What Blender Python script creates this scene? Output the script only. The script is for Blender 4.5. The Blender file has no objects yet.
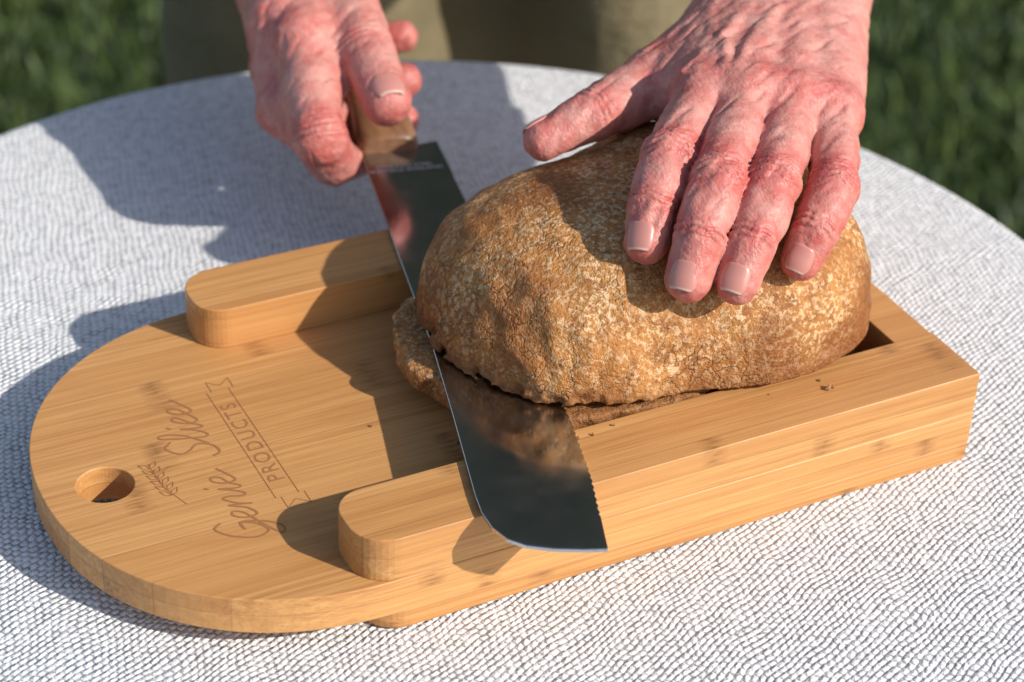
import bpy, numpy as np, math
from mathutils import Vector, Matrix
R=math.radians
scene=bpy.context.scene
CAM=np.array([-.23216,-.53308,.51741]); RT=np.array([.8920,-.4506,.0362]); UP=np.array([.2243,.5107,.8300]); FW=np.array([.3925,.7323,-.5566]); FP=2196.15
def MM(*p): return np.array(p,float)/1000
# ---------------------------------------------------------------- node helper
class NB:
    def __init__(s,name):
        s.mat=bpy.data.materials.new(name); s.mat.use_nodes=True; s.nt=s.mat.node_tree; s.nt.nodes.clear()
        s.out=s.n('ShaderNodeOutputMaterial'); s.b=s.n('ShaderNodeBsdfPrincipled'); s.l(s.b.outputs[0],s.out.inputs[0])
    def n(s,t,**k):
        x=s.nt.nodes.new(t)
        for a,v in k.items(): setattr(x,a,v)
        return x
    def l(s,a,b): s.nt.links.new(a,b)
    def put(s,v,sock):
        if v is None: return
        if hasattr(v,'links'): s.l(v,sock)
        else: sock.default_value=v
    def m(s,op,a,b=None,c=None,clamp=False):
        x=s.n('ShaderNodeMath',operation=op); x.use_clamp=clamp
        s.put(a,x.inputs[0]); s.put(b,x.inputs[1]); s.put(c,x.inputs[2]); return x.outputs[0]
    def vm(s,op,a,b=None):
        x=s.n('ShaderNodeVectorMath',operation=op); s.put(a,x.inputs[0]); s.put(b,x.inputs[1]); return x.outputs[0]
    def sep(s,v):
        x=s.n('ShaderNodeSeparateXYZ'); s.l(v,x.inputs[0]); return x.outputs
    def comb(s,a,b,c):
        x=s.n('ShaderNodeCombineXYZ'); s.put(a,x.inputs[0]); s.put(b,x.inputs[1]); s.put(c,x.inputs[2]); return x.outputs[0]
    def co(s): return s.n('ShaderNodeTexCoord').outputs['Object']
    def noise(s,v,scale,detail=3,rough=.55,col=False):
        x=s.n('ShaderNodeTexNoise'); s.put(v,x.inputs['Vector']); x.inputs['Scale'].default_value=scale; x.inputs['Detail'].default_value=detail; x.inputs['Roughness'].default_value=rough
        return x.outputs['Color' if col else 'Fac']
    def white(s,v):
        x=s.n('ShaderNodeTexWhiteNoise',noise_dimensions='3D'); s.put(v,x.inputs['Vector']); return x.outputs['Value']
    def ramp(s,f,stops):
        x=s.n('ShaderNodeValToRGB'); s.put(f,x.inputs[0]); e=x.color_ramp.elements
        while len(e)<len(stops): e.new(.5)
        for i,(p,c) in enumerate(stops):
            e[i].position=p; e[i].color=tuple(c)+(1,) if hasattr(c,'__len__') else (c,c,c,1)
        return x.outputs[0]
    def mix(s,f,a,b,bt='MIX'):
        x=s.n('ShaderNodeMix',data_type='RGBA',blend_type=bt); s.put(f,x.inputs[0])
        s.put(a+(1,) if isinstance(a,tuple) else a,x.inputs[6]); s.put(b+(1,) if isinstance(b,tuple) else b,x.inputs[7]); return x.outputs[2]
    def attr(s,name): return s.n('ShaderNodeAttribute',attribute_name=name).outputs['Fac']
    def bump(s,h,dist,strength=1,prev=None):
        x=s.n('ShaderNodeBump'); x.inputs['Distance'].default_value=dist; x.inputs['Strength'].default_value=strength; s.l(h,x.inputs['Height'])
        if prev is not None: s.l(prev,x.inputs['Normal'])
        return x.outputs[0]
    def set(s,**k):
        for a,v in k.items(): s.put(v+(1,) if isinstance(v,tuple) and len(v)==3 and 'Radius' not in a else v, s.b.inputs[a.replace('_',' ')])
        return s.mat
# ---------------------------------------------------------------- mesh helpers
def link(ob,parent=None):
    scene.collection.objects.link(ob)
    if parent: ob.parent=parent
    return ob
def empty(name):
    e=bpy.data.objects.new(name,None); e.empty_display_size=.05; return link(e)
def mesh_np(name,V,Q,mat,parent=None,smooth=True,attrs=None):
    V=np.asarray(V,np.float32); Q=np.asarray(Q,np.int32); k=Q.shape[1]
    me=bpy.data.meshes.new(name); me.vertices.add(len(V)); me.vertices.foreach_set('co',V.ravel())
    me.loops.add(Q.size); me.loops.foreach_set('vertex_index',Q.ravel())
    me.polygons.add(len(Q)); me.polygons.foreach_set('loop_start',np.arange(0,Q.size,k,dtype=np.int32))
    me.polygons.foreach_set('use_smooth',np.full(len(Q),smooth))
    me.update(calc_edges=True); me.validate()
    for a,v in (attrs or {}).items():
        at=me.attributes.new(a,'FLOAT','POINT'); at.data.foreach_set('value',np.asarray(v,np.float32))
    me.materials.append(mat)
    return link(bpy.data.objects.new(name,me),parent)
def mesh_py(name,V,F,mat,parent=None,smooth=False,bevel=0,seg=3):
    me=bpy.data.meshes.new(name); me.from_pydata([tuple(map(float,v)) for v in V],[],F); me.update(); me.materials.append(mat)
    ob=link(bpy.data.objects.new(name,me),parent)
    for p in me.polygons: p.use_smooth=smooth
    if bevel:
        b=ob.modifiers.new('bevel','BEVEL'); b.width=bevel; b.segments=seg; b.limit_method='ANGLE'; b.angle_limit=R(50)
    return ob
def prism(name,poly,z0,z1,mat,parent=None,bevel=0,hole=None):
    n=len(poly); V=[(x,y,z0) for x,y in poly]+[(x,y,z1) for x,y in poly]
    F=[tuple(range(n-1,-1,-1)),tuple(range(n,2*n))]+[(i,(i+1)%n,(i+1)%n+n,i+n) for i in range(n)]
    me=bpy.data.meshes.new(name); me.from_pydata(V,[],F); me.update()
    import bmesh
    bm=bmesh.new(); bm.from_mesh(me); bmesh.ops.recalc_face_normals(bm,faces=bm.faces[:]); bm.to_mesh(me); bm.free()
    me.materials.append(mat); ob=link(bpy.data.objects.new(name,me),parent)
    if hole:
        ct=prism('cutter',hole,z0-.01,z1+.01,mat)
        b=ob.modifiers.new('b','BOOLEAN'); b.operation='DIFFERENCE'; b.object=ct; b.solver='EXACT'
        dg=bpy.context.evaluated_depsgraph_get(); m2=bpy.data.meshes.new_from_object(ob.evaluated_get(dg)); ob.modifiers.clear(); ob.data=m2
        bpy.data.objects.remove(ct)
    if bevel:
        b=ob.modifiers.new('bevel','BEVEL'); b.width=bevel; b.segments=3; b.limit_method='ANGLE'; b.angle_limit=R(50)
    return ob
def nets(F,o,h):
    ins=F<0; nx,ny,nz=F.shape
    S=np.zeros((nx-1,ny-1,nz-1),np.int8)
    for a in (0,1):
        for b in (0,1):
            for c in (0,1): S+=ins[a:nx-1+a,b:ny-1+b,c:nz-1+c]
    act=(S>0)&(S<8); idx=np.argwhere(act); n=len(idx)
    ids=np.full(act.shape,-1,np.int32); ids[act]=np.arange(n)
    acc=np.zeros((n,3)); cnt=np.zeros(n)
    for ax in range(3):
        e=np.eye(3,dtype=int)[ax]; o1,o2=[i for i in range(3) if i!=ax]
        for a in (0,1):
            for b in (0,1):
                c=np.zeros(3,int); c[o1]=a; c[o2]=b
                p=idx+c; q=p+e
                f0=F[p[:,0],p[:,1],p[:,2]]; f1=F[q[:,0],q[:,1],q[:,2]]
                m=(f0<0)!=(f1<0); t=np.where(m,f0/np.where(m,f0-f1,1),0)
                acc+=m[:,None]*(c+t[:,None]*e); cnt+=m
    V=(idx+acc/cnt[:,None])*h+np.array(o)
    Q=[]
    for ax in range(3):
        b_,c_=(ax+1)%3,(ax+2)%3
        T=np.moveaxis(ins,[ax,b_,c_],[0,1,2]); I=np.moveaxis(ids,[ax,b_,c_],[0,1,2])
        A=T[:-1,1:-1,1:-1]; B=T[1:,1:-1,1:-1]; w=np.argwhere(A!=B)
        i,j,k=w.T; q=np.stack([I[i,j,k],I[i,j+1,k],I[i,j+1,k+1],I[i,j,k+1]],1)
        fl=~A[i,j,k]; q[fl]=q[fl][:,::-1]; Q.append(q)
    return V,np.concatenate(Q)
def smin(a,b,k):
    h=np.clip(.5+.5*(b-a)/k,0,1); return b*(1-h)+a*h-k*h*(1-h)
class Grid:
    def __init__(s,lo,hi,h):
        s.h=h; s.lo=np.array(lo,float); n=np.ceil((np.array(hi)-s.lo)/h).astype(int)+1
        s.ax=[(s.lo[i]+h*np.arange(n[i])).astype(np.float32) for i in range(3)]; s.n=n
    def new(s,v=.03): return np.full(s.n,v,np.float32)
    def box(s,a,b,m):
        lo=np.minimum(a,b)-m; hi=np.maximum(a,b)+m; sl=[]
        for i in range(3):
            i0=max(0,int((lo[i]-s.lo[i])/s.h)); i1=min(s.n[i],int((hi[i]-s.lo[i])/s.h)+2); sl.append(slice(i0,max(i1,i0)))
        return tuple(sl)
    def pts(s,sl): return np.meshgrid(s.ax[0][sl[0]],s.ax[1][sl[1]],s.ax[2][sl[2]],indexing='ij')
    def cap(s,F,a,b,ra,rb,k,m=.016):
        a=np.array(a,float); b=np.array(b,float); sl=s.box(a,b,max(ra,rb)+m)
        X,Y,Z=s.pts(sl)
        if X.size==0: return
        d=b-a; L=d@d+1e-12
        X=X-a[0];Y=Y-a[1];Z=Z-a[2]
        t=np.clip((X*d[0]+Y*d[1]+Z*d[2])/L,0,1)
        D=np.sqrt((X-t*d[0])**2+(Y-t*d[1])**2+(Z-t*d[2])**2)-(ra+(rb-ra)*t)
        F[sl]=smin(F[sl],D,k)
def vnoise(P,freq,seed):
    rs=np.random.RandomState(seed); T=rs.rand(32,32,32).astype(np.float32)
    q=[p*freq+37.3*(i+1) for i,p in enumerate(P)]; f=[np.floor(a).astype(int) for a in q]; w=[a-b for a,b in zip(q,f)]; w=[a*a*(3-2*a) for a in w]
    r=0
    for a in (0,1):
        for b in (0,1):
            for c in (0,1):
                r=r+T[(f[0]+a)&31,(f[1]+b)&31,(f[2]+c)&31]*(w[0] if a else 1-w[0])*(w[1] if b else 1-w[1])*(w[2] if c else 1-w[2])
    return r*2-1
# ================================================================= MATERIALS
def bamboo(name,off=0.,zl=.0115,yl=.019):
    s=NB(name); c=s.co(); x,y,z=s.sep(c)
    iy=s.m('FLOOR',s.m('ADD',s.m('DIVIDE',y,yl),off)); iz=s.m('FLOOR',s.m('ADD',s.m('DIVIDE',z,zl),off*.37+.5))
    rid=s.white(s.comb(iy,iz,off)); rid2=s.white(s.comb(iz,iy,off+5.))
    fy=s.m('FRACT',s.m('ADD',s.m('DIVIDE',y,yl),off)); fz=s.m('FRACT',s.m('ADD',s.m('DIVIDE',z,zl),off*.37+.5))
    line=s.m('SUBTRACT',1.,s.m('MULTIPLY',s.m('LESS_THAN',fy,.975),s.m('LESS_THAN',fz,.955)))
    sh=s.m('MULTIPLY',rid,3.)
    g1=s.noise(s.comb(s.m('ADD',s.m('MULTIPLY',x,6.),sh),s.m('MULTIPLY',y,380.),s.m('MULTIPLY',z,380.)),1,3,.6)
    g2=s.noise(s.comb(s.m('ADD',s.m('MULTIPLY',x,30.),sh),s.m('MULTIPLY',y,1500.),s.m('MULTIPLY',z,1500.)),1,2,.6)
    g3=s.noise(s.comb(s.m('MULTIPLY',x,5.),s.m('MULTIPLY',y,60.),s.m('MULTIPLY',z,60.)),1,2,.5)
    base=s.mix(rid,(.50,.225,.068),(.66,.35,.125))
    base=s.mix(s.m('MULTIPLY',s.ramp(g1,[(.35,0.),(.68,1.)]),.8),base,(.43,.178,.050))
    base=s.mix(s.m('MULTIPLY',s.ramp(g2,[(.45,0.),(.75,1.)]),.6),base,(.29,.108,.028))
    base=s.mix(s.m('MULTIPLY',s.ramp(g3,[(.35,0.),(.7,1.)]),.5),base,(.62,.315,.11))
    t=s.m('FRACT',s.m('ADD',s.m('DIVIDE',x,.19),rid2))
    band=s.m('SUBTRACT',1.,s.m('MULTIPLY',s.m('ABSOLUTE',s.m('SUBTRACT',t,.5)),30.),clamp=True)
    stk=s.ramp(s.noise(s.comb(s.m('MULTIPLY',x,90.),s.m('MULTIPLY',y,600.),s.m('MULTIPLY',z,600.)),1,2),[(.42,0.),(.6,1.)])
    base=s.mix(s.m('MULTIPLY',s.m('MULTIPLY',band,stk),.6),base,(.17,.065,.02))
    base=s.mix(s.m('MULTIPLY',band,.22),base,(.30,.13,.04))
    base=s.mix(s.m('MULTIPLY',line,.30),base,(.22,.09,.03))
    h=s.m('ADD',g1,s.m('MULTIPLY',g2,.6))
    return s.set(Base_Color=base,Roughness=s.ramp(g1,[(.2,.36),(.8,.55)]),Normal=s.bump(h,.00022,.6),Specular_IOR_Level=.4)
M_bam=bamboo('bamboo_base',.21); M_bam2=bamboo('bamboo_rail',1.63); M_bam3=bamboo('bamboo_rail_b',3.4)
def simple(name,col,rough=.6,**k):
    s=NB(name); return s.set(Base_Color=col,Roughness=rough,**k)
M_burn=simple('laser_engraving',(.34,.14,.043),.8)
# cloth
s=NB('woven_cotton'); c=s.co(); dn=s.noise(c,45,1,.6,True)
sc=s.n('ShaderNodeVectorMath',operation='SCALE'); s.l(s.vm('SUBTRACT',dn,(.5,.5,.5)),sc.inputs[0]); sc.inputs['Scale'].default_value=.0055
c2=s.vm('ADD',c,sc.outputs[0])
x,y,z=s.sep(c2); th=R(22); ca,sa=math.cos(th),math.sin(th)
u=s.m('DIVIDE',s.m('ADD',s.m('MULTIPLY',x,ca),s.m('MULTIPLY',y,sa)),.0036)
v=s.m('DIVIDE',s.m('ADD',s.m('MULTIPLY',x,-sa),s.m('MULTIPLY',y,ca)),.0025)
row=s.m('FLOOR',v); u2=s.m('ADD',u,s.m('MULTIPLY',s.m('FLOORED_MODULO',row,2.),.5))
rnd=s.white(s.comb(s.m('FLOOR',u2),row,0.))
a=s.m('ABSOLUTE',s.m('SINE',s.m('MULTIPLY',u2,math.pi))); b=s.m('ABSOLUTE',s.m('SINE',s.m('MULTIPLY',v,math.pi)))
fine=s.noise(c,1300,1,.6); mid=s.noise(c,210,2,.6)
h=s.m('POWER',s.m('MULTIPLY',a,b),.8)
h=s.m('MULTIPLY',h,s.m('ADD',.5,s.m('MULTIPLY',rnd,.6)))
h=s.m('ADD',h,s.m('MULTIPLY',s.m('SUBTRACT',fine,.5),.6)); h=s.m('ADD',h,s.m('MULTIPLY',s.m('SUBTRACT',mid,.5),.9))
col=s.ramp(h,[(.0,(.36,.35,.335)),(.22,(.76,.74,.71)),(.7,(.91,.89,.86))])
M_cloth=s.set(Base_Color=col,Roughness=.95,Normal=s.bump(h,.0010,1.),Specular_IOR_Level=.1)
# steel
s=NB('brushed_steel'); c=s.co(); sm=s.noise(c,60,3)
M_steel=s.set(Base_Color=(.52,.53,.54),Metallic=1.,Roughness=s.ramp(sm,[(.35,.08),(.75,.22)]))
# bread crust
s=NB('bread_crust'); c=s.co()
n0=s.noise(s.vm('ADD',c,(3.1,0.,0.)),15,3,.6); n1=s.noise(c,26,4,.7); n2=s.noise(c,150,4,.7); n3=s.noise(c,700,2,.7); n4=s.noise(c,480,3,.7)
vo=s.n('ShaderNodeTexVoronoi',feature='DISTANCE_TO_EDGE'); s.l(s.vm('ADD',c,s.vm('MULTIPLY',s.noise(c,90,3,.6,True),(.020,.020,.020))),vo.inputs['Vector']); vo.inputs['Scale'].default_value=95
crk=s.m('MULTIPLY',s.ramp(vo.outputs['Distance'],[(0.,1.),(.05,0.)]),s.ramp(n0,[(.49,0.),(.60,.75)]))
low=s.attr('low'); dk=s.attr('dark')
col=s.mix(s.ramp(n1,[(.35,0.),(.65,1.)]),(.38,.142,.030),(.53,.245,.068))
fl=s.m('MULTIPLY',s.ramp(n4,[(.49,0.),(.59,1.)]),s.ramp(n1,[(.36,.10),(.60,.85)]))
fl=s.m('MULTIPLY',fl,s.m('SUBTRACT',1.,s.m('MULTIPLY',dk,.7)))
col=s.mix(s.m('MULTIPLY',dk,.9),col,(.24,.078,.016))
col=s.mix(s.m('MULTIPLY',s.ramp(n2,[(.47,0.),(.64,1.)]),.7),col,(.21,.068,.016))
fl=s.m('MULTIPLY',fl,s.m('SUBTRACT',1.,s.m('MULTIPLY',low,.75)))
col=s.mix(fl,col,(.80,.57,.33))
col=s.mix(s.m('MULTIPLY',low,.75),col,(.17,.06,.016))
col=s.mix(s.m('MULTIPLY',crk,.55),col,(.14,.045,.012))
hh=s.m('SUBTRACT',s.m('ADD',s.m('MULTIPLY',n2,1.),s.m('MULTIPLY',n3,.65)),s.m('MULTIPLY',crk,.5))
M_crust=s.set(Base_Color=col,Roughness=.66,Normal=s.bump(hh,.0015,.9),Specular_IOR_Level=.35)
# skin
def skin(name):
    s=NB(name); c=s.co(); red=s.attr('red')
    a=s.noise(c,75,3,.7); b=s.noise(c,330,2,.6); w=s.noise(s.vm('MULTIPLY',c,(900.,350.,600.)),1,2,.6)
    f=s.m('ADD',s.m('MULTIPLY',red,.85),s.m('MULTIPLY',s.m('SUBTRACT',a,.435),2.1),clamp=True)
    col=s.mix(f,(.60,.285,.225),(.49,.108,.088))
    col=s.mix(s.m('MULTIPLY',s.ramp(b,[(.5,0.),(.7,1.)]),.3),col,(.64,.37,.30))
    hh=s.m('ADD',s.m('MULTIPLY',w,.9),b)
    return s.set(Base_Color=col,Roughness=.47,Normal=s.bump(hh,.0007,.65),Specular_IOR_Level=.40)
M_skin=skin('weathered_skin')
s=NB('fingernail'); c=s.co(); M_nail=s.set(Base_Color=s.mix(s.attr('edge'),(.54,.225,.18),(.70,.50,.40)),Roughness=.35)
def fabric(name,c1,c2_):
    s=NB(name); c=s.co(); n=s.noise(c,9,4,.6); f=s.noise(c,600,2)
    return s.set(Base_Color=s.mix(n,c1,c2_),Roughness=.9,Normal=s.bump(s.m('ADD',s.m('MULTIPLY',n,12.),f),.004,.6))
M_trs=fabric('khaki_cotton',(.13,.10,.05),(.27,.215,.115)); M_shirt=fabric('dark_wool',(.02,.028,.022),(.04,.05,.04)); M_hair=simple('grey_hair',(.3,.29,.28),.7)
M_strap=simple('black_strap',(.012,.013,.025),.5)
# ================================================================= GROUND + GRASS
s=NB('lawn_soil'); c=s.co(); M_gnd=s.set(Base_Color=s.mix(s.noise(c,3,4),(.020,.035,.010),(.05,.075,.02)),Roughness=1.)
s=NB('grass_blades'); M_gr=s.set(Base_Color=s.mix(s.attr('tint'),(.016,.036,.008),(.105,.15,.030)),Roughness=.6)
G=-.74
mesh_py('lawn',[(-400,-400,G),(400,-400,G),(400,400,G),(-400,400,G)],[(0,1,2,3)],M_gnd)
rs=np.random.RandomState(3); n=60000
bx=rs.uniform(-.8,2.8,n); by=rs.uniform(.4,3.2,n); ang=rs.uniform(0,6.28,n); L=rs.uniform(.025,.06,n); w=rs.uniform(.0012,.0028,n)*1.6
ln=rs.normal(0,.4,(n,2))
B=np.stack([bx,by,np.full(n,G)],1); sd=np.stack([np.cos(ang)*w,np.sin(ang)*w,0*w],1); tip=B+np.stack([ln[:,0]*L,ln[:,1]*L,L],1)
md=B+np.stack([ln[:,0]*L*.35,ln[:,1]*L*.35,L*.6],1)
V=np.stack([B-sd,B+sd,md+sd*.8,md-sd*.8,tip],1).reshape(-1,3); i=np.arange(n)*5
T=np.concatenate([np.stack([i,i+1,i+2],1),np.stack([i,i+2,i+3],1),np.stack([i+3,i+2,i+4],1)])
pt=.5+.35*vnoise([bx,by,bx*0],1.6,5)+.3*vnoise([bx,by,bx*0],5,6)+(bx-.9)*.5; tint=np.repeat(np.clip(pt*.8+rs.uniform(-.3,.4,n),0,1),5)  # random patches, plus shade at left and sun at right painted into the tint
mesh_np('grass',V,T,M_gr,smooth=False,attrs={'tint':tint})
# ================================================================= TABLE
TC=(.09,.13); TR=.305
tab=empty('round_garden_table'); M_tw=simple('table_wood',(.25,.14,.07),.6)
def disc(r,n=96,c=TC): return [(c[0]+r*math.cos(2*math.pi*i/n),c[1]+r*math.sin(2*math.pi*i/n)) for i in range(n)]
prism('table_top',disc(TR-.008),-.03,-.006,M_tw,tab,.003); prism('table_post',disc(.03,32),-.70,-.03,M_tw,tab); prism('table_foot',disc(.2,64),G,-.70,M_tw,tab,.01)
prof=[]
nr=150
for i in range(nr): prof.append(((TR-.012)*i/nr,0))
for i in range(9):
    a=i/8*math.pi/2; prof.append((TR-.012+.012*math.sin(a),-.012+.012*math.cos(a)))
for i in range(1,30): prof.append((TR+.0015*i,-.012-.01*i))
prof=np.array(prof); na=360; an=np.linspace(0,2*math.pi,na,endpoint=False)
PR=prof[:,0][:,None]+0*an; PZ=prof[:,1][:,None]+0*an
hang=np.clip(-PZ/.25,0,1); PR=PR+hang*.022*np.sin(an*11+np.sin(an*3)*1.3)
X=TC[0]+PR*np.cos(an); Y=TC[1]+PR*np.sin(an)
und=.0008*vnoise([X,Y,X*0],14,8)*(PZ>-.001)-.0006; V=np.stack([X,Y,PZ+und],2).reshape(-1,3)
ii,jj=np.meshgrid(np.arange(len(prof)-1),np.arange(na),indexing='ij'); j2=(jj+1)%na
Q=np.stack([ii*na+jj,(ii+1)*na+jj,(ii+1)*na+j2,ii*na+j2],2).reshape(-1,4)
mesh_np('tablecloth',V,Q,M_cloth)
# ================================================================= BOARD
board=empty('bread_slicing_board')
L,W,t,zr,zb,zf=.2596,.19,.0318,.0413,.0232,.0082
def arc(cx,cy,r,a0,a1,n): return [(cx+r*math.cos(R(a0+(a1-a0)*i/n)),cy+r*math.sin(R(a0+(a1-a0)*i/n))) for i in range(n+1)]
cx=.0115; Rb=.0965
half=[]
for i in range(65):
    a=math.pi/2+math.pi*i/64; ca_,sa_=math.cos(a),math.sin(a); e=2/2.12
    half.append((cx+Rb*math.copysign(abs(ca_)**e,ca_),W/2+(W/2)*math.copysign(abs(sa_)**e,sa_)))
outline=[(L,W)]+half+[(L,0)]
prism('base_plate',outline,zf,zb,M_bam,board,.0005,hole=arc(-.062,.093,.0105,0,360,48)[:-1])
def rail(x0,y0,y1,r1,r2):
    return [(L,y0),(L,y1)]+arc(x0+r2,y1-r2,r2,90,180,10)+arc(x0+r1,y0+r1,r1,180,270,10)
prism('near_rail',rail(0,.0002,t,.014,.012),zb,zr,M_bam2,board,.0005)
prism('far_rail',rail(0,W-t,W-.0002,.012,.014),zb,zr,M_bam3,board,.0005)
prism('end_stop',[(L-.0003,t+.0002),(L-.0003,W-t-.0002),(L-.018,W-t-.0002),(L-.018,t+.0002)],zb,zr-.0006,M_bam3,board,.0005)
prism('near_foot',rail(.004,.0003,t,.014,.012),0.0002,zf,M_bam3,board,.0004)
prism('far_foot',rail(.004,W-t,W-.0003,.012,.014),0.0002,zf,M_bam2,board,.0004)
def stroke(pts,x0,y0,u,shear=.3,w=.0005):
    P=[np.array(p,float) for p in pts]; n=len(P); out=[]
    for i in range(n-1):
        p0,p1,p2,p3=P[max(i-1,0)],P[i],P[i+1],P[min(i+2,n-1)]
        for k in range(6):
            s_=k/6; out.append(.5*((2*p1)+(-p0+p2)*s_+(2*p0-5*p1+4*p2-p3)*s_**2+(-p0+3*p1-3*p2+p3)*s_**3))
    out.append(P[-1])
    return [(x0-b*u,y0+(a_+b*shear)*u) for a_,b in out],w
strokes=[]
Gs=[(1.0,1.5),(.65,1.8),(.2,1.35),(.05,.6),(.4,.05),(.85,.3),(.95,.8),(.55,.8),(1.0,.8),(.95,0),(.6,-.5),(.2,-.35),(.6,0),(1.2,.3),(1.6,.55),(1.65,.85),(1.4,.9),(1.25,.5),(1.45,.08),(1.85,.3),(2.05,.85),(2.1,.05),(2.15,.5),(2.45,.9),(2.6,.7),(2.6,.2),(2.75,.05),(2.95,.35),(3.1,.85),(3.1,.2),(3.25,.05),(3.45,.35),(3.8,.55),(3.85,.85),(3.6,.9),(3.45,.5),(3.65,.08),(4.1,.3),(4.4,.5)]
Ss=[(1.1,1.5),(.7,1.8),(.3,1.4),(.5,1.0),(.9,.6),(.75,.1),(.3,0),(.05,.3)]
Sl=[(.9,.2),(1.5,.9),(1.6,1.6),(1.4,1.8),(1.3,1.2),(1.35,.2),(1.55,.05),(1.8,.35),(1.95,.85),(1.95,.2),(2.1,.05),(2.3,.35),(2.75,.8),(2.5,.95),(2.3,.5),(2.5,.08),(2.95,.3),(3.3,.55),(3.35,.85),(3.1,.9),(2.95,.5),(3.15,.08),(3.6,.3),(4.0,.6)]
u_=.0100
for pts,y0 in ((Gs,.040),([(3.12,1.2),(3.2,1.32)],.040),(Ss,.092),(Sl,.092),([(2.0,1.2),(2.08,1.32)],.092)):
    strokes.append(stroke(pts,-.0170,y0,u_,w=.0009))
for k in range(2): strokes.append(stroke([(0,0),(1,0)],-.0085+.009*k,.060,.072,0,.0003))
for yy,sg_ in ((.060,-1),(.132,1)):
    strokes.append(([(-.0065,yy),(-.0065,yy+sg_*.007),(-.002,yy+sg_*.003),(.0025,yy+sg_*.007),(.0025,yy)],.0003))
strokes.append(([(-.039,.070),(-.043,.082),(-.044,.098)],.0003))
for i in range(6):
    c0=np.array([-.0422-.0004*i,.077+.0036*i])
    for sg_ in (-1,1):
        d=np.array([sg_*.0034,.0038]); n_=np.array([-d[1],d[0]])*.22
        strokes.append(([tuple(c0),tuple(c0+d*.5+n_),tuple(c0+d),tuple(c0+d*.5-n_),tuple(c0)],.00028))
V=[];F=[]
for k,(pl,w_) in enumerate(strokes):
    pl=np.array(pl); z_=zb+.00012+.000004*k
    for i in range(len(pl)-1):
        d=pl[i+1]-pl[i]; l_=np.linalg.norm(d)
        if l_<1e-7: continue
        d=d/l_; n_=np.array([-d[1],d[0]])*w_/2; a_=pl[i]-d*w_*.2; b_=pl[i+1]+d*w_*.2; q=len(V); zz=z_+.0000007*(i%40)
        V+=[(*(a_-n_),zz),(*(b_-n_),zz),(*(b_+n_),zz),(*(a_+n_),zz)]; F.append((q,q+1,q+2,q+3))
mesh_py('engraved_lettering',V,F,M_burn,board)
cu=bpy.data.curves.new('engraved_small_text','FONT'); cu.body='PRODUCTS'; cu.size=.0088; cu.space_character=1.25; cu.align_x='CENTER'; cu.materials.append(M_burn)
ob=link(bpy.data.objects.new('engraved_small_text',cu),board); ob.location=(-.0010,.096,zb+.00012); ob.rotation_euler=(0,0,R(90))
# ================================================================= KNIFE
knife=empty('bread_knife')
S=[(.1075,.249),(.096,.200),(.0835,.148),(.072,.099),(.060,.056),(.0463,.009),(.0440,-.001),(.0436,-.010),(.0455,-.0175),(.050,-.0235),(.058,-.0290),(.067,-.0335),(.0745,-.0365)]
E=[]
path=[np.array(p) for p in [(.0748,-.0362),(.0885,.0005),(.0972,.031),(.112,.095),(.1435,.247)]]; acc_=0
for k in range(4):
    a_,b_=path[k],path[k+1]; ll=np.linalg.norm(b_-a_); n=int(ll/.0004); d=(b_-a_)/ll; nn=np.array([d[1],-d[0]])
    for i in range(n):
        sl=acc_+i/n*ll; sc_=abs(math.sin(math.pi*sl/.0036))*.0005 if .018<sl<.26 else .0005
        E.append(tuple(a_+(b_-a_)*i/n+nn*(sc_-.0005)))
    acc_+=ll
poly=E+[(.1435,.247)]+S
zk=.0422
prism('blade',poly,zk,zk+.0017,M_steel,knife,.0003)
ax=np.array([.235,.972,0.0]); ax/=np.linalg.norm(ax); sx=np.array([ax[1],-ax[0],0]); h0=np.array([.1205,.2485,zk+.001])
rings=[]
for d_,w_,hh_ in [(-.003,.0115,.0075),(0,.0135,.0095),(.02,.0135,.0105),(.05,.0122,.0105),(.08,.0125,.0105),(.11,.014,.011),(.122,.012,.009)]:
    rings.append([h0+ax*d_+sx*w_*math.copysign(abs(math.cos(a))**.6,math.cos(a))+np.array([0,0,1])*hh_*math.copysign(abs(math.sin(a))**.6,math.sin(a)) for a in np.linspace(0,2*math.pi,32,endpoint=False)])
V=[p for r in rings for p in r]; F=[(i*32+j,i*32+(j+1)%32,(i+1)*32+(j+1)%32,(i+1)*32+j) for i in range(6) for j in range(32)]+[tuple(range(31,-1,-1)),tuple(range(6*32,7*32))]
s=NB('handle_wood'); c=s.co(); M_hw=s.set(Base_Color=s.mix(s.noise(s.vm('MULTIPLY',c,(400.,30.,400.)),1,3),(.11,.045,.02),(.32,.165,.075)),Roughness=.4)
mesh_py('handle',V,F,M_hw,knife,True,.001)
cu=bpy.data.curves.new('blade_marking','FONT'); cu.body='STAINLESS STEEL\nSHEFFIELD ENGLAND'; cu.size=.0034; cu.align_x='CENTER'; cu.materials.append(simple('etched_mark',(.62,.63,.64),.7))
ob=link(bpy.data.objects.new('blade_marking',cu),knife); ob.location=(.1205,.2310,zk+.00175); ob.rotation_euler=(0,0,R(-13))
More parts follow.
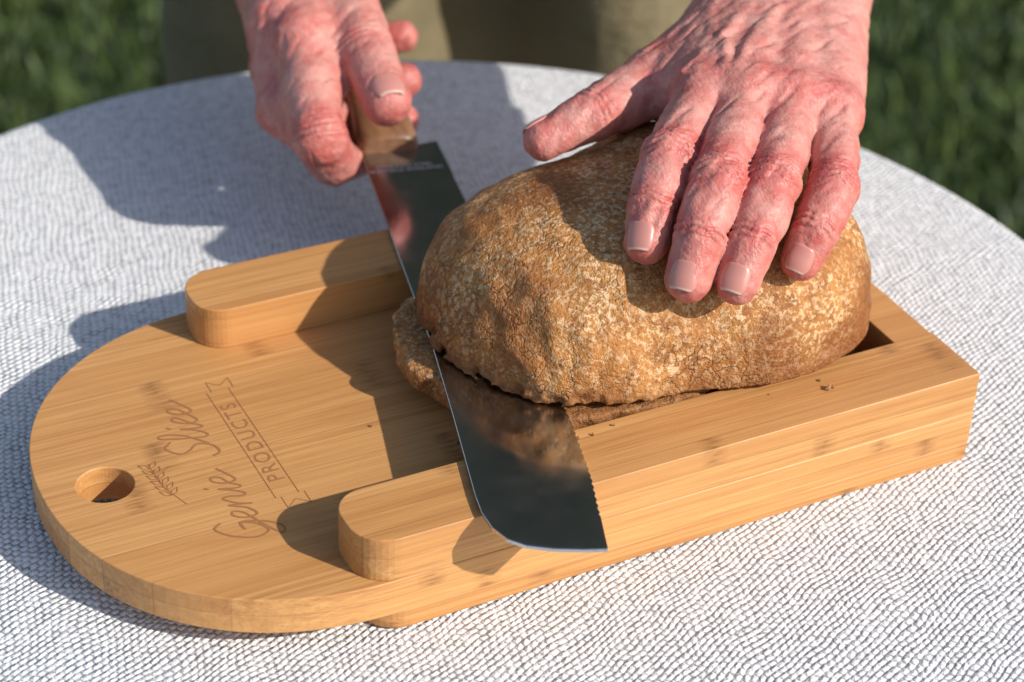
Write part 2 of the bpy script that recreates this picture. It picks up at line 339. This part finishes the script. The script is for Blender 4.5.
# ================================================================= BREAD
loaf=empty('bread_loaf')
def superell(P,c,r,e):
    q=[np.abs((P[i]-c[i])/r[i])**e for i in range(3)]; return ((q[0]+q[1]+q[2])**(1/e)-1)*min(r)
g=Grid((.055,.02,.036),(.255,.172,.118),.0010); P=np.meshgrid(*g.ax,indexing='ij')
X,Y,Z=P
F=superell(P,(.156,.095,.048),(.084,.0655,.052),2.35)
F2=superell(P,(.1985,.0945,.046),(.0410,.0655,.0520),3.2); F=smin(F,F2,.02)
F=F+.0017*vnoise(P,20,1)+.0009*vnoise(P,60,2)+.0005*vnoise(P,150,4)
blis=np.clip(vnoise(P,38,21)*1.5,0,1); F=F-.0010*np.abs(vnoise(P,110,22))*blis
pa=np.clip(1-np.sqrt(((X-.098)/.035)**2+((Y-.060)/.04)**2+((Z-.080)/.03)**2),0,1)
F=F+.0024*pa*np.abs(vnoise(P,75,31))-.0010*pa
lip=np.clip((.056-Z)/.010,0,1)*np.clip((.14-X)/.035,0,1)
F=F+.0034*lip*np.clip(vnoise(P,170,9)-.25,0,1)+.0012*lip*vnoise(P,400,19)
clipz=.0446+.0022*np.clip(vnoise(P,140,6),0,1)*np.clip((.14-X)/.05,0,1)+.0006*vnoise(P,330,7)
F=np.maximum(F,clipz-Z)
V,Q=nets(F,g.lo,g.h)
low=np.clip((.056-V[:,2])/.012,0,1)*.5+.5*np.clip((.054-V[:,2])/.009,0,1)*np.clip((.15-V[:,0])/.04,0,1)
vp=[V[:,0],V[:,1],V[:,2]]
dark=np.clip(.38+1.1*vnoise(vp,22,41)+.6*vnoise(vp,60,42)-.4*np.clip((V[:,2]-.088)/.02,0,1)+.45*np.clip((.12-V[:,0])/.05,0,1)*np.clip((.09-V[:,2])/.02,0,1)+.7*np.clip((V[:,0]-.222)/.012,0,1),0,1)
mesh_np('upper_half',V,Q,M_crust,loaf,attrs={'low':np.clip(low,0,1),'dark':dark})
g=Grid((.04,.026,.02),(.25,.166,.048),.0011); P=np.meshgrid(*g.ax,indexing='ij'); X,Y,Z=P
F=superell(P,(.151,.096,.037),(.0865,.0622,.022),2.4)
F=F+.0014*vnoise(P,30,11)+.0012*vnoise(P,90,12)+.0005*vnoise(P,220,13)
F=np.maximum(F,Z-.0416-.0004*vnoise(P,300,3)); F=np.maximum(F,.0238-Z)
V,Q=nets(F,g.lo,g.h)
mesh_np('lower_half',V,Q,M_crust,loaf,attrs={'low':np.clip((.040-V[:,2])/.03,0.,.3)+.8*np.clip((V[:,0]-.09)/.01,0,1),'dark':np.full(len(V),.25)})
# ================================================================= HANDS (joint centres in mm, radii in mm)
LHF={'index':[(193.2,110.5,121,11.8),(158.5,77.8,119,10.4),(143.5,62.4,110,9.6),(137.5,55.0,100,8.9)],
 'middle':[(207.0,100.5,123,12.0),(167.1,56.4,118,10.7),(151.1,40.7,106,9.9),(143.7,34.2,94,9.1)],
 'ring':[(223.7,93.1,121,11.7),(187.2,50.0,116,10.4),(168.5,32.7,105,9.5),(160.0,26.6,93,8.8)],
 'little':[(237.8,85.7,116,10.8),(212.1,45.6,111,9.6),(196.6,32.7,103,8.8),(189.8,30.3,93,8.1)]}
LHT=[(244.7,169.4,112,15.8),(193.7,148.3,110,13.0),(158.4,135.3,109,10.8),(135.6,133.7,103,8.5)]
LHW=(283.6,188.5,120)
RHF={'index':[(96.0,287.9,84,12.5),(82.5,235.6,64,12.0),(92.0,243.0,46,10.0),(114.0,267.0,31,8.2)],
 'middle':[(92.2,309.2,84,12.5),(81.6,275.9,58,11.8),(111.8,289.0,34,9.6),(141.8,280.9,38,8.2)],
 'ring':[(102.0,346.3,83,12.0),(94.2,317.0,58,11.0),(128.1,327.3,34,9.4),(155.9,309.9,42,8.5)],
 'little':[(121.9,389.3,80,10.5),(112.7,352.2,58,9.5),(148.1,361.9,38,8.4),(173.1,348.9,44,8.0)]}
RHT=[(140.6,380.1,92,16.5),(126.0,315.4,90,14.8),(119.0,269.9,82,13.3),(114.1,236.3,75,11.3)]
RHX=[((92.9,262.5,72),(123.6,298.5,74),11.5,12.5),((100.9,288.3,78),(124.7,318.3,85),13,14),((84,268,60),(100,330,58),12,11),((108.9,283,40),(128,345,38),11,10),((90,262,50),(100,300,48),10,10),((96,300,50),(108,350,48),10,10)]
RHW=(146.7,440.0,98)
def nail(name,a,b,r,parent,n0=np.array([0,0,1.]),wa=41):
    d=b-a; ln_=np.linalg.norm(d); d=d/ln_; n_=n0-(n0@d)*d; n_/=np.linalg.norm(n_); sdv=np.cross(d,n_)
    s0=ln_-.0055; s1=ln_+r*.60; V=[];nu,nv=15,21; ed=[]
    for iv in range(nv):
        v_=iv/(nv-1)*2-1
        for iu in range(nu):
            u_=iu/(nu-1)*2-1
            wsc=(1-abs(v_)**3.2*.75)**.5 if v_<0 else (1-abs(v_)**5*.55)**.5
            ph=R(wa)*u_*wsc; s_=s0+(s1-s0)*(v_+1)/2
            over=max(0,s_-ln_); rr=r*1.0-over**2/(2*r)*.6
            rr+=-.0001-.0006*abs(u_)**6-(.0008 if v_<-.95 else 0)
            V.append(a+d*s_+rr*(math.cos(ph)*n_+math.sin(ph)*sdv)); ed.append(max(0,min(1,(v_-.80)*7)))
    F=[(i*nu+j,i*nu+j+1,(i+1)*nu+j+1,(i+1)*nu+j) for i in range(nv-1) for j in range(nu-1)]
    ob=mesh_np(name,V,F,M_nail,parent,True,{'edge':ed}); m_=ob.modifiers.new('s','SOLIDIFY'); m_.thickness=.0006; m_.offset=0
    return ob
def hand(name,FN,TH,WR,wr,elbow,parent,dors=np.array([0,0,1.]),extra=[]):
    wp=MM(*WR); fp={k:[(MM(a,b,c),r/1000) for a,b,c,r in v] for k,v in FN.items()}; tp=[(MM(a,b,c),r/1000) for a,b,c,r in TH]
    allp=np.array([p for v in fp.values() for p,_ in v]+[p for p,_ in tp]+[wp]); 
    fore=elbow-wp; fore/=np.linalg.norm(fore); w2=wp+fore*.06
    lo=np.minimum(allp.min(0),w2)-.028; hi=np.maximum(allp.max(0),w2)+.028
    g=Grid(lo,hi,.0008)
    palm=g.new(); names=['index','middle','ring','little']
    side=fp['little'][0][0]-fp['index'][0][0]; side/=np.linalg.norm(side)
    wo=dict(index=-.018,middle=-.006,ring=.006,little=.017)
    for a_,b_,r1_,r2_ in extra: g.cap(palm,MM(*a_),MM(*b_),r1_/1000,r2_/1000,.010)
    for nm in names:
        m_,r=fp[nm][0]; b=wp+side*wo[nm]; g.cap(palm,m_-dors*.001,b-dors*.001,r*.98,wr*.75,.012)
        g.cap(palm,m_-dors*.006+(b-m_)*.15,b-dors*.006,r*1.0,wr*.8,.012)
    for n1_,n2_ in zip(names[:-1],names[1:]):
        m1,r1=fp[n1_][0]; m2,r2=fp[n2_][0]; c_=(m1+m2)/2; q=(fp[n1_][1][0]+fp[n2_][1][0])/2
        g.cap(palm,c_-dors*.003,c_*.72+q*.28-dors*.004,.009,.0075,.006)
    g.cap(palm,tp[0][0],wp+side*-.012,tp[0][1],wr*.8,.014)
    g.cap(palm,tp[0][0],tp[1][0],tp[0][1],tp[1][1],.014)
    g.cap(palm,tp[1][0]*.6+fp['index'][0][0]*.4-dors*.002,tp[0][0]*.5+wp*.5,.009,.013,.014)
    g.cap(palm,tp[1][0]*.55+tp[0][0]*.45,fp['index'][0][0]*.85+wp*.15-dors*.003,.010,.010,.012)
    g.cap(palm,wp,w2,wr,wr*1.05,.012)
    for sg in (-1,1): g.cap(palm,wp+side*sg*.014,w2+side*sg*.012,wr*.85,wr*.95,.012)
    for nm in names:
        m_,r=fp[nm][0]; g.cap(palm,m_+dors*.0008,m_+dors*.001,r*.95,r*.95,.008)
        b=wp+side*wo[nm]*.6; p1=m_*.85+b*.15; p2=m_*.3+b*.7
        r2=r*.3+wr*.75*.7; g.cap(palm,p1+dors*(r-.0035),p2+dors*(r2-.0044),.0038,.0030,.007)
    rs=np.random.RandomState(len(name)+4)
    for q in range(5):
        f0=-.028+.014*q+rs.uniform(-.003,.003); p0=None
        for st_ in range(8):
            tt=.02+st_*.12; rr=.0115+(wr*.75-.0115)*tt
            p=(fp['middle'][0][0]*(1-tt)+wp*tt)+side*(f0*(1-.35*tt)+.0035*math.sin(st_*1.1+q*2)+rs.uniform(-.001,.001))+dors*(rr+.0004-abs(f0)**2*8)
            if p0 is not None: g.cap(palm,p0,p,.0013,.0013,.003,.006)
            p0=p
    fing=g.new()
    chains=[fp[n_] for n_ in names]+[tp]
    for ci,ch in enumerate(chains):
        f=g.new()
        for k_ in range(3):
            (a,ra),(b,rb)=ch[k_],ch[k_+1]
            if k_==0: ra*=.86
            g.cap(f,a,b,ra*.98,rb*.97,.002)
            if k_<2:
                rm=(ra+rb)/2*(.98 if k_ else 1.0); g.cap(f,a*.6+b*.4-dors*.0015,a*.4+b*.6-dors*.0015,rm*.97,rm*.97,.004)
        a,ra=ch[1]; g.cap(f,a,a+dors*.0003,ra*.99,ra*.99,.002)
        for k_ in (1,2):
            j,r=ch[k_]; d=ch[k_+1][0]-ch[k_-1][0]; d/=np.linalg.norm(d)
            sl=g.box(j,j,.018); X,Y,Z=g.pts(sl); X=X-j[0];Y=Y-j[1];Z=Z-j[2]
            s_=X*d[0]+Y*d[1]+Z*d[2]; up=X*dors[0]+Y*dors[1]+Z*dors[2]; msk=np.clip((up+.001)/.004,0,1)
            lat=X*side[0]+Y*side[1]+Z*side[2]
            gr=0
            for o_,am in ((-.0066,.45),(-.0042,.7),(-.0020,1.),(.0003,1.),(.0026,.85),(.0052,.5)) if k_==1 else ((-.0022,.6),(0,1.),(.0024,.7)):
                gr=gr+am*np.exp(-((s_-o_*(1+np.abs(lat)*55)-.0005*np.sin(lat*700+o_*3000+ci))/.00062)**2)
            f[sl]+=.0014*gr*msk
        fing=np.minimum(fing,f)
    Fh=smin(palm,fing,.005)
    P=np.meshgrid(*g.ax,indexing='ij'); band=np.abs(Fh)<.004
    nz=np.zeros_like(Fh); PP=[p[band] for p in P]
    q1=PP[0]*.9+PP[1]*.45; q2=-PP[0]*.45+PP[1]*.9
    nz[band]=.0003*vnoise(PP,110,5)+.0003*vnoise(PP,260,6)+.0006*np.clip(vnoise([q1*.5,q2*2.2,PP[2]],170,15)-.15,0,1)*2
    Fh=Fh+nz
    V,Q=nets(Fh,g.lo,g.h)
    red=np.zeros(len(V))
    for ch in chains:
        for k_,am,w_ in ((0,.6,.011),(1,.8,.010),(2,.7,.008),(3,.6,.010)):
            red=np.maximum(red,am*np.exp(-((V-ch[k_][0])**2).sum(1)/(2*w_**2)))
    red=np.clip(red*1.5+.18,0,1)
    ob=mesh_np(name,V,Q,M_skin,parent,attrs={'red':red})
    sm_=ob.modifiers.new('sm','SMOOTH'); sm_.factor=.5; sm_.iterations=1
    return fp,tp,wp,w2
person=empty('person')
elL=np.array([.50,.36,.24]); elR=np.array([.06,.62,.20])
fpL,tpL,wL,w2L=hand('left_hand',LHF,LHT,LHW,.0195,elL,person)
fpR,tpR,wR,w2R=hand('right_hand',RHF,RHT,RHW,.0195,elR,person,extra=RHX)
tilt={'index':-.25,'middle':-.05,'ring':.05,'little':.25}
sL=fpL['little'][0][0]-fpL['index'][0][0]; sL/=np.linalg.norm(sL)
for k,v in fpL.items(): nail('nail_'+k,v[2][0],v[3][0],v[3][1],person,np.array([0,0,1.])+sL*tilt[k])
nail('nail_thumb_left',tpL[2][0],tpL[3][0],tpL[3][1],person,np.array([.0,.9,.6]))
nail('nail_thumb_right',tpR[2][0],tpR[3][0],tpR[3][1],person)
fo=elL-wL; fo/=np.linalg.norm(fo); c0=wL+fo*.022; s1=np.cross(fo,[0,0,1.]); s1/=np.linalg.norm(s1); s2=np.cross(s1,fo)
V=[];F=[];nn_=64
for i in range(nn_):
    a=2*math.pi*i/nn_; rad=s1*math.cos(a)*.0355+s2*math.sin(a)*.0235
    for q,k_ in ((-1,1.),(1,1.),(1,1.09),(-1,1.09)): V.append(c0+rad*k_+fo*.009*q)
for i in range(nn_):
    j=(i+1)%nn_
    for q in range(4): F.append((i*4+q,j*4+q,j*4+(q+1)%4,i*4+(q+1)%4))
mesh_py('watch_strap',V,F,M_strap,person,True,.0008)
# ---- body
C=np.array([.36,.66]); fs=np.array([.94,-.35]); ff=np.array([-.35,-.94])
def bp(s_,f_,z): return np.array([C[0]+fs[0]*s_+ff[0]*f_,C[1]+fs[1]*s_+ff[1]*f_,z])
def body(name,lo,hi,h,segs,mat,k=.05,amp=.01,fr=9,ht=.12):
    g=Grid(lo,hi,h); F=g.new(.2)
    for a,b,ra,rb in segs: g.cap(F,a,b,ra,rb,k,ht)
    P=np.meshgrid(*g.ax,indexing='ij'); F=F+amp*vnoise(P,fr,3)
    V,Q=nets(F,g.lo,g.h); return mesh_np(name,V,Q,mat,person,attrs={'red':np.full(len(V),.3)})
sg=[]
for s_ in (-1,1): sg+=[(bp(s_*.095,0,.10),bp(s_*.10,.02,-.27),.102,.085),(bp(s_*.10,.02,-.27),bp(s_*.10,-.02,-.66),.08,.06)]
sg.append((bp(-.08,0,.12),bp(.08,0,.12),.12,.12)); sg.append((bp(0,-.03,.05),bp(0,-.03,-.15),.08,.075))
body('trousers',(-.05,.40,-.74),(.75,.95,.34),.011,sg,M_trs,k=.03,amp=.018,fr=14)
for nm,s_ in (('shoe_right',-1),('shoe_left',1)):
    body(nm,bp(s_*.10,.05,-.70)-np.array([.2,.2,.045]),bp(s_*.10,.05,-.70)+np.array([.2,.2,.1]),.006,[(bp(s_*.10,-.04,-.70),bp(s_*.115,.17,-.712),.042,.030)],M_strap,.02,.001,30,.05)
shL=bp(.19,.12,.60); shR=bp(-.19,.12,.60)
sg=[(bp(-.06,0,.22),bp(-.08,.08,.52),.125,.12),(bp(.06,0,.22),bp(.08,.08,.52),.125,.12),(shL,shR,.065,.065),(bp(0,.1,.58),bp(0,.12,.68),.07,.055),
 (shL,elL,.065,.05),(shR,elR,.065,.05),(elL,elL*.45+w2L*.55,.05,.040),(elR,elR*.45+w2R*.55,.05,.040)]
body('pullover',(-.1,.15,.05),(.8,.95,.75),.011,sg,M_shirt)
sg=[(bp(0,.12,.66),bp(0,.14,.76),.055,.052),(bp(0,.145,.86),bp(0,.15,.84),.088,.085),(bp(0,.19,.80),bp(0,.20,.77),.055,.045),(bp(0,.235,.845),bp(0,.255,.815),.010,.016),(bp(-.085,.14,.83),bp(-.088,.14,.85),.014,.018),(bp(.085,.14,.83),bp(.088,.14,.85),.014,.018)]
body('head',(.1,.25,.6),(.6,.8,1.05),.006,sg,M_skin,.02,.001,30,.05)
sg=[(bp(0,.12,.89),bp(0,.11,.87),.094,.094)]
body('hair',(.1,.25,.80),(.6,.8,1.05),.006,sg,M_hair,.02,.006,40,.05)
for nm,a,b in (('forearm_left',w2L,elL),('forearm_right',w2R,elR)):
    body(nm,np.minimum(a,b)-.06,np.maximum(a,b)+.06,.004,[(a-(b-a)/np.linalg.norm(b-a)*.02,a*.4+b*.6,.0225,.038)],M_skin,.02,.0005,30,.05)
# crumbs
rs=np.random.RandomState(9); V=[];F=[]
spots=[(.196,.016,zr)]*5+[(.10+.008*i,.026,zr) for i in range(3)]+[(.058,.065,zb),(.050,.085,zb)]
for (x_,y_,z_) in spots:
    r_=rs.uniform(.0005,.0014); cc=np.array([x_+rs.normal(0,.005),y_+rs.normal(0,.003),z_+r_*.7]); q=len(V)
    for v_ in [(1,0,0),(-1,0,0),(0,1,0),(0,-1,0),(0,0,1),(0,0,-1)]: V.append(cc+np.array(v_)*r_*rs.uniform(.6,1.3))
    for f_ in [(0,2,4),(2,1,4),(1,3,4),(3,0,4),(2,0,5),(1,2,5),(3,1,5),(0,3,5)]: F.append(tuple(q+k for k in f_))
mesh_py('bread_crumbs',V,F,simple('crumb',(.30,.14,.05),.8))
# ================================================================= LIGHT + CAMERA
az=np.array([.56,-.83]); el=R(34); az/=np.linalg.norm(az)
sd=Vector((az[0]*math.cos(el),az[1]*math.cos(el),math.sin(el)))
sun=bpy.data.lights.new('sun','SUN'); sun.energy=4.9; sun.angle=R(.8); sun.color=(1,.97,.92)
so=link(bpy.data.objects.new('sun',sun)); so.rotation_euler=sd.to_track_quat('Z','Y').to_euler()
wd=bpy.data.worlds.new('World'); scene.world=wd; wd.use_nodes=True; nt=wd.node_tree
sky=nt.nodes.new('ShaderNodeTexSky'); sky.sky_type='NISHITA'; sky.sun_disc=False; sky.sun_elevation=el; sky.sun_rotation=math.atan2(az[0],az[1])
bg=nt.nodes['Background']; nt.links.new(sky.outputs[0],bg.inputs[0]); bg.inputs[1].default_value=.15
cd=bpy.data.cameras.new('camera'); co=link(bpy.data.objects.new('camera',cd)); scene.camera=co
M=Matrix([[RT[0],UP[0],-FW[0],CAM[0]],[RT[1],UP[1],-FW[1],CAM[1]],[RT[2],UP[2],-FW[2],CAM[2]],[0,0,0,1]]); co.matrix_world=M
cd.sensor_width=36; cd.lens=FP/1024*36; cd.clip_start=.02; cd.clip_end=2000
cd.dof.use_dof=True; cd.dof.focus_distance=.80; cd.dof.aperture_fstop=9
scene.view_settings.view_transform='Standard'; scene.view_settings.look='None'; scene.view_settings.exposure=0
